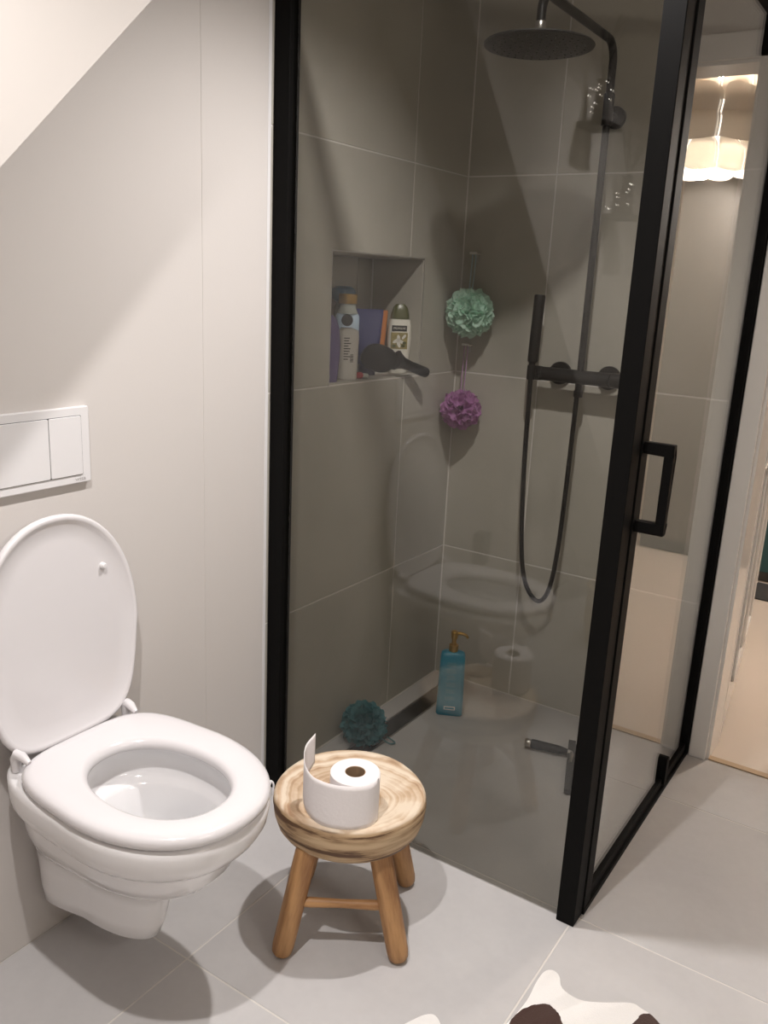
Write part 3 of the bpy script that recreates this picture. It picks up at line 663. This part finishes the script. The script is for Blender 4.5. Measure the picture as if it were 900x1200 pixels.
# toilet roll
RC = Vector((0.533, -0.362, 0.3165))
tp = tag(empty('toilet_roll', RC), 'white toilet roll with a loose sheet curling up on the stool', 'toilet roll')
obj('paper', lathe(bmesh.new(), [(0.0205, 0.002), (0.047, 0.0), (0.0495, 0.002), (0.050, 0.05), (0.0495, 0.098), (0.047, 0.100), (0.0205, 0.099), (0.0205, 0.05), (0.0205, 0.002)], 48), 'paper', tp, smooth=True)
obj('core', lathe(bmesh.new(), [(0.0205, 0.001), (0.0205, 0.0985), (0.0190, 0.0985), (0.0190, 0.001), (0.0205, 0.001)], 32), 'card', tp, smooth=True)
vd = Vector((-0.565, 0.825, 0)); rd = Vector((0.825, 0.565, 0))
us = spline([(0.049, -0.012, 0), (0.033, -0.040, 0), (0.0, -0.0515, 0), (-0.03, -0.051, 0), (-0.06, -0.042, 0), (-0.085, -0.024, 0), (-0.101, 0.004, 0), (-0.102, 0.036, 0), (-0.084, 0.060, 0)], 6)
lo_ = spline([(0.002, 0, 0)]*1+[(v, 0, 0) for v in (0.001, 0.000, 0.001, 0.003, 0.009, 0.022, 0.050, 0.080)], 6)
hi_ = spline([(v, 0, 0) for v in (0.0985, 0.0985, 0.0985, 0.0985, 0.1000, 0.1020, 0.112, 0.130, 0.146)], 6)
b = bmesh.new(); rows = []
for p_, l_, h_ in zip(us, lo_, hi_):
    rows.append([b.verts.new(rd*p_.x+vd*p_.y+Vector((0, 0, l_.x+(h_.x-l_.x)*k/8))) for k in range(9)])
for i in range(len(rows)-1):
    for k in range(8): b.faces.new((rows[i][k], rows[i][k+1], rows[i+1][k+1], rows[i+1][k]))
ls = obj('loose_sheet', b, 'paper', tp, smooth=True, angle=180)
m_ = ls.modifiers.new('thick', 'SOLIDIFY'); m_.thickness = 0.0007

# ------------------------------------------------------------------ loofahs, hooks
def loofah(R, n, seed):
    rnd = random.Random(seed); bm = bmesh.new()
    for i in range(n):
        zc = 1-2*(i+0.5)/n; ph = i*2.39996+rnd.uniform(-.2, .2); s = math.sqrt(1-zc*zc)
        nn = Vector((s*math.cos(ph), s*math.sin(ph), zc)); ref = Vector((0, 0, 1)) if abs(zc) < .9 else Vector((1, 0, 0))
        u = nn.cross(ref).normalized(); v = nn.cross(u); fr_ = rnd.choice((3, 4, 5)); p0 = rnd.uniform(0, 6.28)
        tilt = Vector((rnd.uniform(-.25, .25), rnd.uniform(-.25, .25), rnd.uniform(-.25, .25)))*R
        c = bm.verts.new(nn*R*0.45); prev = []
        for ring, (tr_, rad, am) in enumerate(((0.20, 0.74, 0.04), (0.34, 0.93, 0.11))):
            cur = []
            for k in range(16):
                a = 2*math.pi*k/16; w_ = math.sin(fr_*a+p0)
                cur.append(bm.verts.new(nn*R*(rad+am*w_*0.8)+(u*math.cos(a)+v*math.sin(a))*R*(tr_*(1+0.25*math.cos(fr_*a*1.0+p0*2)))+tilt*0.25*ring))
            for k in range(16):
                if ring == 0: bm.faces.new((c, cur[k], cur[(k+1) % 16]))
                else: bm.faces.new((prev[k], cur[k], cur[(k+1) % 16], prev[(k+1) % 16]))
            prev = cur
    return bm
def hang_loofah(name, label, c, R, n, seed, mat, cord, hook):
    e_ = tag(empty(name, c), label, 'loofah')
    obj('netting', loofah(R, n, seed), mat, e_, smooth=True, angle=180)
    h = Vector(hook)-Vector(c); b = bmesh.new()
    tube(b, spline([(0.004, 0.0, R*0.6), h+Vector((0.006, 0, -0.035)), h+Vector((0.004, 0, -0.002)), h+Vector((-0.004, 0, -0.002)), h+Vector((-0.006, 0, -0.035)), (-0.006, 0, R*0.6)], 6), 0.0017, 6)
    obj('cord', b, cord, e_, smooth=True)
    return e_
for (hx, hz, lab) in ((0.052, 1.447, 'small steel hook on the tiled back wall holding the mint loofah'), (0.046, 1.165, 'small steel hook on the tiled back wall holding the lilac loofah')):
    k = tag(empty('wall_hook', (hx, BY, hz)), lab, 'hook', 'hooks on the shower back wall')
    obj('plate', prism(bmesh.new(), rrect(0.006, 0.013, 0.004, 4, 0, -0.012), lambda a, c, d: (a, d, c), -0.003, -0.0004), 'steel', k)
    b = bmesh.new(); box(b, -0.0125, 0.0125, -0.028, -0.003, -0.0015, 0.0015); box(b, -0.0125, 0.0125, -0.030, -0.027, -0.0015, 0.005)
    obj('bar', b, 'hook_steel', k)
hang_loofah('loofah', 'mint green net loofah hanging from the upper hook', (0.080, 0.822, 1.268), 0.072, 70, 3, 'mint', 'mint_cord', (0.052, BY-0.022, 1.450))
hang_loofah('loofah', 'lilac net loofah hanging from the lower hook', (0.070, 0.832, 0.965), 0.062, 46, 8, 'lilac', 'lilac_cord', (0.046, BY-0.022, 1.168))
e_ = tag(empty('loofah', (0.082, 0.335, 0.062)), 'teal net loofah lying on the shower floor by the drain', 'loofah')
obj('netting', loofah(0.066, 70, 5), 'teal_net', e_, smooth=True, angle=180)
b = bmesh.new(); tube(b, spline([(0.05, 0.02, -0.04), (0.075, 0.03, -0.054), (0.085, 0.045, -0.056), (0.075, 0.052, -0.055), (0.055, 0.045, -0.045)], 6), 0.0022, 6)
obj('cord', b, 'teal_cord', e_, smooth=True)

# ------------------------------------------------------------------ bottles
def rr_loft(prof, mat, name, parent, n=6, smooth=True, loc=None):
    # prof rows: z, half width, half depth, corner radius [, x shift]
    lps = []
    for row in prof:
        z, hx, hy, r = row[:4]; sxx = row[4] if len(row) > 4 else 0
        lps.append([(x+sxx, y, z) for x, y in rrect(hx, hy, min(r, hx*0.999, hy*0.999), n)])
    return obj(name, loft(bmesh.new(), lps), mat, parent, smooth=smooth, loc=loc)
# teal pump bottle on the floor; local +x to the right in the photo, -y faces the camera
bo = tag(empty('pump_bottle', (0.196, 0.662, 0.0), math.radians(27)), 'teal blue pump bottle with a gold pump on the shower floor', 'bottle')
rr_loft([(0.0, 0.040, 0.022, 0.010), (0.004, 0.043, 0.025, 0.012), (0.05, 0.0425, 0.0245, 0.012), (0.20, 0.0395, 0.0225, 0.012), (0.212, 0.037, 0.020, 0.014), (0.217, 0.030, 0.016, 0.014), (0.219, 0.014, 0.013, 0.0129)], 'teal_bottle', 'body', bo)
b = bmesh.new(); lathe(b, [(0.0145, 0.218), (0.015, 0.220), (0.015, 0.240), (0.012, 0.242), (0.007, 0.243), (0.007, 0.262), (0.011, 0.263), (0.0115, 0.284), (0.009, 0.287)], 20)
tube(b, spline([(0.0, 0, 0.279), (0.02, -0.002, 0.2805), (0.036, -0.004, 0.277), (0.043, -0.004, 0.268)], 5), [0.0055]*6+[0.005]*6+[0.0042]*4, 10)
obj('pump', b, 'gold', bo, smooth=True)
fm = lambda x, z, y=-0.0249: frame_mw((x, y, z), (1, 0, 0), (0, 0.0, 1))
for k in range(6):
    text_part(['IIIHIII', 'HIIIIIH', 'IIHIIII', 'HIIIIHI', 'IIIIHII', 'HIIHIII'][k], 0.017, 'print_white', bo, fm(0.0, 0.172-0.0225*k), 0.0009, sx=0.62) if False else None
b = bmesh.new()
for k in range(6):
    z = 0.186-0.0235*k; hw_ = (0.016, 0.018, 0.015, 0.017, 0.016, 0.018)[k]
    y_ = -0.0229-0.0018*(1-z/0.2)
    for q in range(5):
        box(b, -hw_, hw_*(1 if q % 2 else 0.7), y_-0.0004, y_+0.002, z-q*0.0030, z-q*0.0030+0.0011)
pt = obj('label_print', b, 'print_teal', bo); pt['kind'] = 'stuff'
b = bx(-0.018, 0.018, -0.0252, -0.023, 0.022, 0.034); obj('label_box', b, 'print_white', bo)
obj('label_box_print', bx(-0.0155, 0.0155, -0.0256, -0.0245, 0.0245, 0.0315), 'teal_bottle', bo)

# niche contents (z = niche shelf)
NZ = NZ0+0.0032
fR = math.radians(90)     # local -y turned to face +x
# purple bottle, bulging
p1 = tag(empty('bottle', (-0.040, 0.260, NZ), math.radians(60)), 'purple bulging bottle at the left end of the niche', 'bottle')
rr_loft([(0.0, 0.026, 0.018, 0.012), (0.01, 0.028, 0.020, 0.014), (0.06, 0.033, 0.023, 0.018), (0.10, 0.034, 0.023, 0.018), (0.14, 0.031, 0.021, 0.018), (0.165, 0.023, 0.016, 0.014), (0.176, 0.012, 0.010, 0.0095)], 'purple_bottle', 'body', p1)
obj('label', bx(-0.010, 0.0, -0.0206, -0.019, 0.012, 0.024), 'print_white', p1)
# white bottle with printed back label
p2 = tag(empty('bottle', (-0.048, 0.362, NZ), math.radians(48)), 'white squeeze bottle with small print between purple and navy containers', 'bottle')
rr_loft([(0.0, 0.026, 0.016, 0.012), (0.004, 0.028, 0.018, 0.013), (0.045, 0.029, 0.018, 0.013), (0.047, 0.029, 0.018, 0.013), (0.12, 0.031, 0.018, 0.014), (0.133, 0.029, 0.016, 0.014), (0.139, 0.018, 0.010, 0.0095)], 'white_bottle', 'body', p2)
b = bmesh.new()
for k in range(9): box(b, -0.014, random.uniform(-0.002, 0.010), -0.0186, -0.0175, 0.112-k*0.0072, 0.1145-k*0.0072)
for k in range(7): box(b, 0.0045, 0.0135, -0.0186, -0.0175, 0.048+k*0.0032, 0.0497+k*0.0032)
o = obj('label_print', b, 'print_black', p2); o['kind'] = 'stuff'
# clear-neck bottle with gold cap behind
p3 = tag(empty('bottle', (-0.098, 0.426, NZ), math.radians(45)), 'pale blue labelled bottle with a gold cap behind the white bottle', 'bottle')
rr_loft([(0.0, 0.032, 0.021, 0.018), (0.004, 0.034, 0.023, 0.02), (0.168, 0.034, 0.023, 0.02), (0.178, 0.029, 0.020, 0.0195)], 'pale_blue', 'body', p3)
obj('neck', lathe(bmesh.new(), [(0.030, 0.176), (0.024, 0.190), (0.021, 0.205)], 24), 'clear_neck', p3, smooth=True)
obj('cap', lathe(bmesh.new(), [(0.0255, 0.203), (0.0265, 0.205), (0.0265, 0.228), (0.0245, 0.230)], 28), 'gold', p3, smooth=True)
b = bmesh.new(); cyl(b, (-0.004, -0.0222, 0.158), (-0.004, -0.0238, 0.158), 0.0165, seg=28); cyl(b, (-0.012, -0.0222, 0.152), (-0.012, -0.0242, 0.152), 0.006, seg=16)
box(b, -0.021, 0.012, -0.0238, -0.0222, 0.118, 0.138)
obj('label_print', b, 'print_black', p3)
# blue capped bottle at the back left
p4 = tag(empty('bottle', (-0.152, 0.476, NZ), math.radians(90)), 'tall bottle with a dark blue cap at the back left of the niche', 'bottle')
rr_loft([(0.0, 0.028, 0.020, 0.018), (0.19, 0.028, 0.020, 0.018), (0.205, 0.020, 0.016, 0.015)], 'clear_neck', 'body', p4)
obj('cap', lathe(bmesh.new(), [(0.018, 0.204), (0.034, 0.212), (0.037, 0.228), (0.033, 0.243), (0.02, 0.250)], 24), 'blue_cap', p4, smooth=True)
# navy tube standing on its cap
p5 = tag(empty('tube', (-0.082, 0.510, NZ), math.radians(40)), 'navy blue squeeze tube standing on its cap in the niche', 'tube')
obj('cap', lathe(bmesh.new(), [(0.024, 0.0), (0.025, 0.002), (0.025, 0.024), (0.023, 0.026)], 28), 'navy', p5, smooth=True)
rr_loft([(0.025, 0.022, 0.019, 0.0185), (0.032, 0.030, 0.020, 0.0195), (0.09, 0.036, 0.015, 0.0145), (0.15, 0.040, 0.007, 0.0065), (0.174, 0.042, 0.0018, 0.0015), (0.189, 0.0425, 0.0012, 0.001)], 'navy', 'body', p5)
b = bmesh.new()
for k in range(4): box(b, 0.004, 0.016+0.006*(k % 2), -0.0188-0.0012*k*0, -0.010, 0.052+k*0.009, 0.0545+k*0.009)
o = obj('label_print', b, 'print_white', p5); o['kind'] = 'stuff'; o.location = (0, 0.003, 0)
# orange tube behind
p6 = tag(empty('tube', (-0.118, 0.606, NZ), math.radians(40)), 'orange tube standing behind the navy tube', 'tube')
obj('cap', lathe(bmesh.new(), [(0.016, 0.0), (0.018, 0.002), (0.018, 0.03), (0.016, 0.032)], 24), 'white_bottle', p6, smooth=True)
rr_loft([(0.031, 0.018, 0.016, 0.015), (0.04, 0.024, 0.016, 0.015), (0.11, 0.029, 0.011, 0.0105), (0.17, 0.032, 0.002, 0.0018), (0.184, 0.032, 0.0012, 0.001)], 'orange', 'body', p6)
# shampoo bottle
p7 = tag(empty('bottle', (-0.052, 0.632, NZ), math.radians(40)), 'cream white bottle with a green cap and botanical label at the right of the niche', 'bottle')
rr_loft([(0.0, 0.024, 0.015, 0.013), (0.004, 0.027, 0.018, 0.015), (0.05, 0.033, 0.021, 0.018), (0.10, 0.0365, 0.022, 0.02), (0.145, 0.0345, 0.021, 0.019), (0.160, 0.031, 0.019, 0.018), (0.1615, 0.022, 0.015, 0.014)], 'cream_bottle', 'body', p7)
rr_loft([(0.1615, 0.028, 0.0175, 0.0165), (0.175, 0.0275, 0.017, 0.016), (0.195, 0.022, 0.014, 0.0135), (0.205, 0.013, 0.009, 0.0085)], 'olive', 'cap', p7)
obj('label_band', bx(-0.025, 0.020, -0.0224, -0.018, 0.126, 0.143), 'print_black', p7)
text_part('PALMOLIVE', 0.0085, 'cream_bottle', p7, frame_mw((-0.0025, -0.0227, 0.1345), (1, 0, 0), (0, 0, 1)), 0.0003, sx=0.85)
obj('label_picture', bx(-0.027, 0.023, -0.0226, -0.018, 0.074, 0.122), 'green_label', p7)
b = bmesh.new()
for (ex, ez, ang, la, lb) in ((-0.010, 0.098, 0.5, 0.013, 0.005), (-0.004, 0.104, 1.7, 0.012, 0.005), (0.003, 0.096, 2.7, 0.013, 0.005), (-0.003, 0.088, -1.2, 0.011, 0.005), (0.012, 0.110, 0.9, 0.009, 0.004)):
    prism(b, [(ex+la*math.cos(t)*math.cos(ang)-lb*math.sin(t)*math.sin(ang), ez+la*math.cos(t)*math.sin(ang)+lb*math.sin(t)*math.cos(ang)) for t in [2*math.pi*q/12 for q in range(12)]], lambda a, c, d: (a, d, c), -0.0229, -0.0224)
o = obj('label_blossom', b, 'cream_bottle', p7); o['kind'] = 'stuff'
b = bmesh.new()
for (ex, ez) in ((-0.018, 0.082), (0.010, 0.083), (0.014, 0.092)):
    prism(b, [(ex+0.006*math.cos(t), ez+0.0045*math.sin(t)) for t in [2*math.pi*q/12 for q in range(12)]], lambda a, c, d: (a, d, c), -0.0230, -0.0224)
o = obj('label_olives', b, 'olive', p7); o['kind'] = 'stuff'
# red capped sachet
p8 = tag(empty('small_tube', (-0.020, 0.400, NZ), math.radians(55)), 'small tube with a red cap lying in the front of the niche', 'tube')
b = bmesh.new(); tube(b, [(-0.03, 0, 0.010), (-0.005, 0, 0.010), (0.0, 0, 0.010)], [0.0085, 0.0095, 0.007], 14); obj('body', b, 'red', p8, smooth=True)
b = bmesh.new(); tube(b, [(0.0, 0, 0.010), (0.016, 0, 0.009)], [0.0062, 0.0055], 12); obj('cap', b, 'white_bottle', p8, smooth=True)
# brush
br = tag(empty('hair_brush', (-0.03, 0.50, NZ)), 'black paddle hairbrush with its handle sticking out of the niche', 'hairbrush')
def brpt(x, y, z): return Vector((x+0.03, y-0.50, z-NZ))
A_ = brpt(-0.022, 0.500, 1.146); B_ = brpt(0.050, 0.640, 1.090)
ax = (B_-A_).normalized()
b = bmesh.new(); pts = [A_+(B_-A_)*s for s in (0.30, 0.36, 0.45, 0.6, 0.85, 0.97, 1.0)]
tube(b, pts, [0.030, 0.024, 0.0175, 0.0150, 0.0155, 0.0150, 0.012], 14); obj('handle', b, 'black_plastic', br, smooth=True)
C_ = brpt(-0.020, 0.480, 1.136)
up = Vector((0.35, -0.30, 0.9)); up = (up-ax*up.dot(ax)).normalized(); nn = ax.cross(up)
b = bmesh.new(); lps = []
for tdepth, sc_ in ((-0.008, 0.9), (-0.004, 1.0), (0.004, 1.0), (0.008, 0.9)):
    lps.append([C_+ax*(0.056*sc_*math.copysign(abs(math.cos(a))**0.85, math.cos(a)))+up*(0.042*sc_*math.copysign(abs(math.sin(a))**0.8, math.sin(a)))+nn*tdepth for a in [2*math.pi*i/28 for i in range(28)]])
loft(b, lps); hd_ = obj('paddle', b, 'black_plastic', br, smooth=True)
b = bmesh.new()
for i in range(-4, 5):
    for j in range(-2, 3):
        if (i/4.6)**2+(j/2.8)**2 < 1:
            q = C_+ax*(i*0.010)+up*(j*0.010)-nn*0.007; cyl(b, q, q-nn*0.014, 0.0009, 0.0007, 5)
o = obj('bristles', b, 'black_plastic', br); o['kind'] = 'stuff'

# squeegee on the floor
sq = tag(empty('squeegee', (0.6, 0.63, 0)), 'dark squeegee with a grey handle lying on the shower floor', 'squeegee')
h0, h1 = Vector((0.488, 0.613, 0.020)), Vector((0.615, 0.640, 0.020))
hdv = (h1-h0).normalized()
wpart('handle_end', tube(bmesh.new(), [h0, h0+hdv*0.003, h0+hdv*0.018, h0+hdv*0.02], [0.010, 0.0125, 0.0125, 0.011], 16), 'steel', sq, smooth=True)
wpart('handle', tube(bmesh.new(), [h0+hdv*0.019, h0+hdv*0.022, h0+hdv*0.105, h1], [0.0125, 0.0138, 0.0128, 0.008], 16), 'black_plastic', sq, smooth=True)
wpart('neck', tube(bmesh.new(), spline([h1-hdv*0.006, h1+Vector((0.012, 0.0, -0.003)), (0.642, 0.592, 0.014)], 4), [0.0075]*9, 12), 'steel', sq, smooth=True)
b0, b1 = Vector((0.692, 0.452, 0)), Vector((0.600, 0.716, 0)); bd = (b1-b0).normalized(); bn = Vector((-bd.y, bd.x, 0))
b = bmesh.new(); prism(b, [(0, -0.011), (0, 0.011), ((b1-b0).length, 0.011), ((b1-b0).length, -0.011)], lambda a, c, d: b0+bd*a+bn*c+Vector((0, 0, d)), 0.006, 0.020)
wpart('blade_holder', b, 'bin', sq, bevel=0.002)
b = bmesh.new(); prism(b, [(0.002, -0.028), (0.002, -0.008), ((b1-b0).length-0.002, -0.008), ((b1-b0).length-0.002, -0.028)], lambda a, c, d: b0+bd*a-bn*c*-1+Vector((0, 0, d)), 0.0005, 0.008)
wpart('rubber_blade', b, 'black_plastic', sq)

# cowhide rug
out = [(0.738, -0.452), (0.755, -0.418), (0.772, -0.408), (0.795, -0.425), (0.815, -0.465), (0.850, -0.470), (0.878, -0.405), (0.893, -0.335), (0.900, -0.270), (0.896, -0.215), (0.898, -0.180), (0.910, -0.166), (0.928, -0.172), (0.945, -0.198), (0.982, -0.205), (1.020, -0.186), (1.068, -0.152), (1.090, -0.152), (1.125, -0.163), (1.190, -0.22), (1.260, -0.33), (1.33, -0.52), (1.32, -0.80), (1.22, -1.0), (1.02, -1.08), (0.82, -1.0), (0.69, -0.82), (0.67, -0.62), (0.715, -0.51)]
sm = [(p.x, p.y) for p in spline([(x, y, 0) for x, y in out]+[(out[0][0], out[0][1], 0)], 4)[:-1]]
cxr, cyr = 1.0, -0.6
def shrink(f): return [(cxr+(x-cxr)*f, cyr+(y-cyr)*f) for x, y in sm]
b = bmesh.new(); loft(b, [[(x, y, 0.0005) for x, y in sm], [(x, y, 0.004) for x, y in sm], [(x, y, 0.0065) for x, y in shrink(0.992)]])
rug = obj('cowhide_rug', b, hide_mat([(0.945, -0.325, 0.060, 1.25, 0.85), (1.165, -0.215, 0.09, 1.1, 1.0), (0.95, -0.75, 0.16, 1, 1), (1.2, -0.75, 0.1, 1, 1)]), smooth=True)
tag(rug, 'white cowhide rug with dark brown patches on the grey floor', 'rug')

# ------------------------------------------------------------------ things that show only as reflections in the glass
bk = tag(empty('wicker_basket', (0.45, -1.55, 0)), 'round wicker basket under the roof slope, mirrored faintly in the glass', 'basket')
obj('weave', lathe(bmesh.new(), [(0.10, 0.0), (0.12, 0.01), (0.135, 0.12), (0.13, 0.24), (0.122, 0.24), (0.125, 0.12), (0.11, 0.015)], 32), 'wicker', bk, smooth=True)
obj('rim', tube(bmesh.new(), [(0.127*math.cos(a), 0.127*math.sin(a), 0.243) for a in [2*math.pi*i/32 for i in range(33)]], 0.01, 8), 'wicker', bk, smooth=True)
bh = tag(empty('waste_box', (0.0, -1.16, 0.36)), 'dark wall box low on the white wall past the toilet', 'box')
obj('body', bx(0.0004, 0.045, -0.03, 0.03, -0.01, 0.11), 'bin', bh, bevel=0.003)
for i, (cy_, cz_) in enumerate(((-1.14, 1.865), (-1.46, 1.625))):
    v_ = tag(empty('twig_vase', (0.268, cy_, cz_)), ['dark bracket vase with lit twigs, upper one on the dormer cheek', 'dark bracket vase with lit twigs, lower one on the dormer cheek'][i], 'vase', 'twig vases on the dormer cheek')
    obj('bracket', bx(0.0004, 0.10, -0.07, 0.07, -0.03, -0.015), 'shelf', v_, bevel=0.002)
    obj('vase', lathe(bmesh.new(), [(0.025, -0.015), (0.03, -0.01), (0.022, 0.06), (0.014, 0.09), (0.018, 0.11)], 20, (0.05, 0, 0)), 'shelf', v_, smooth=True)
    rnd = random.Random(i+2); tb = bmesh.new(); lb = bmesh.new()
    for q in range(6):
        dx, dy = rnd.uniform(-0.02, 0.10), rnd.uniform(-0.13, 0.13)
        dy += 0.05; pp = spline([(0.05, 0, 0.10), (0.05+dx*0.4, dy*0.5, 0.16), (0.05+dx, dy, 0.235)], 4); tube(tb, pp, 0.0022, 5)
        for z in range(2):
            m0 = pp[rnd.randrange(2, 7)]; m1 = m0+Vector((rnd.uniform(-0.02, 0.04), rnd.uniform(-0.05, 0.05), rnd.uniform(0.01, 0.05))); tube(tb, [m0, m1], 0.0014, 4)
            sphere(lb, Vector((rnd.uniform(0.02, 0.09), rnd.uniform(0.0, 0.14), rnd.uniform(-0.005, 0.10))), 0.0026, 6, 4)
    obj('twigs', tb, 'twig', v_); o = obj('fairy_lights', lb, 'twinkle', v_); o['kind'] = 'stuff'
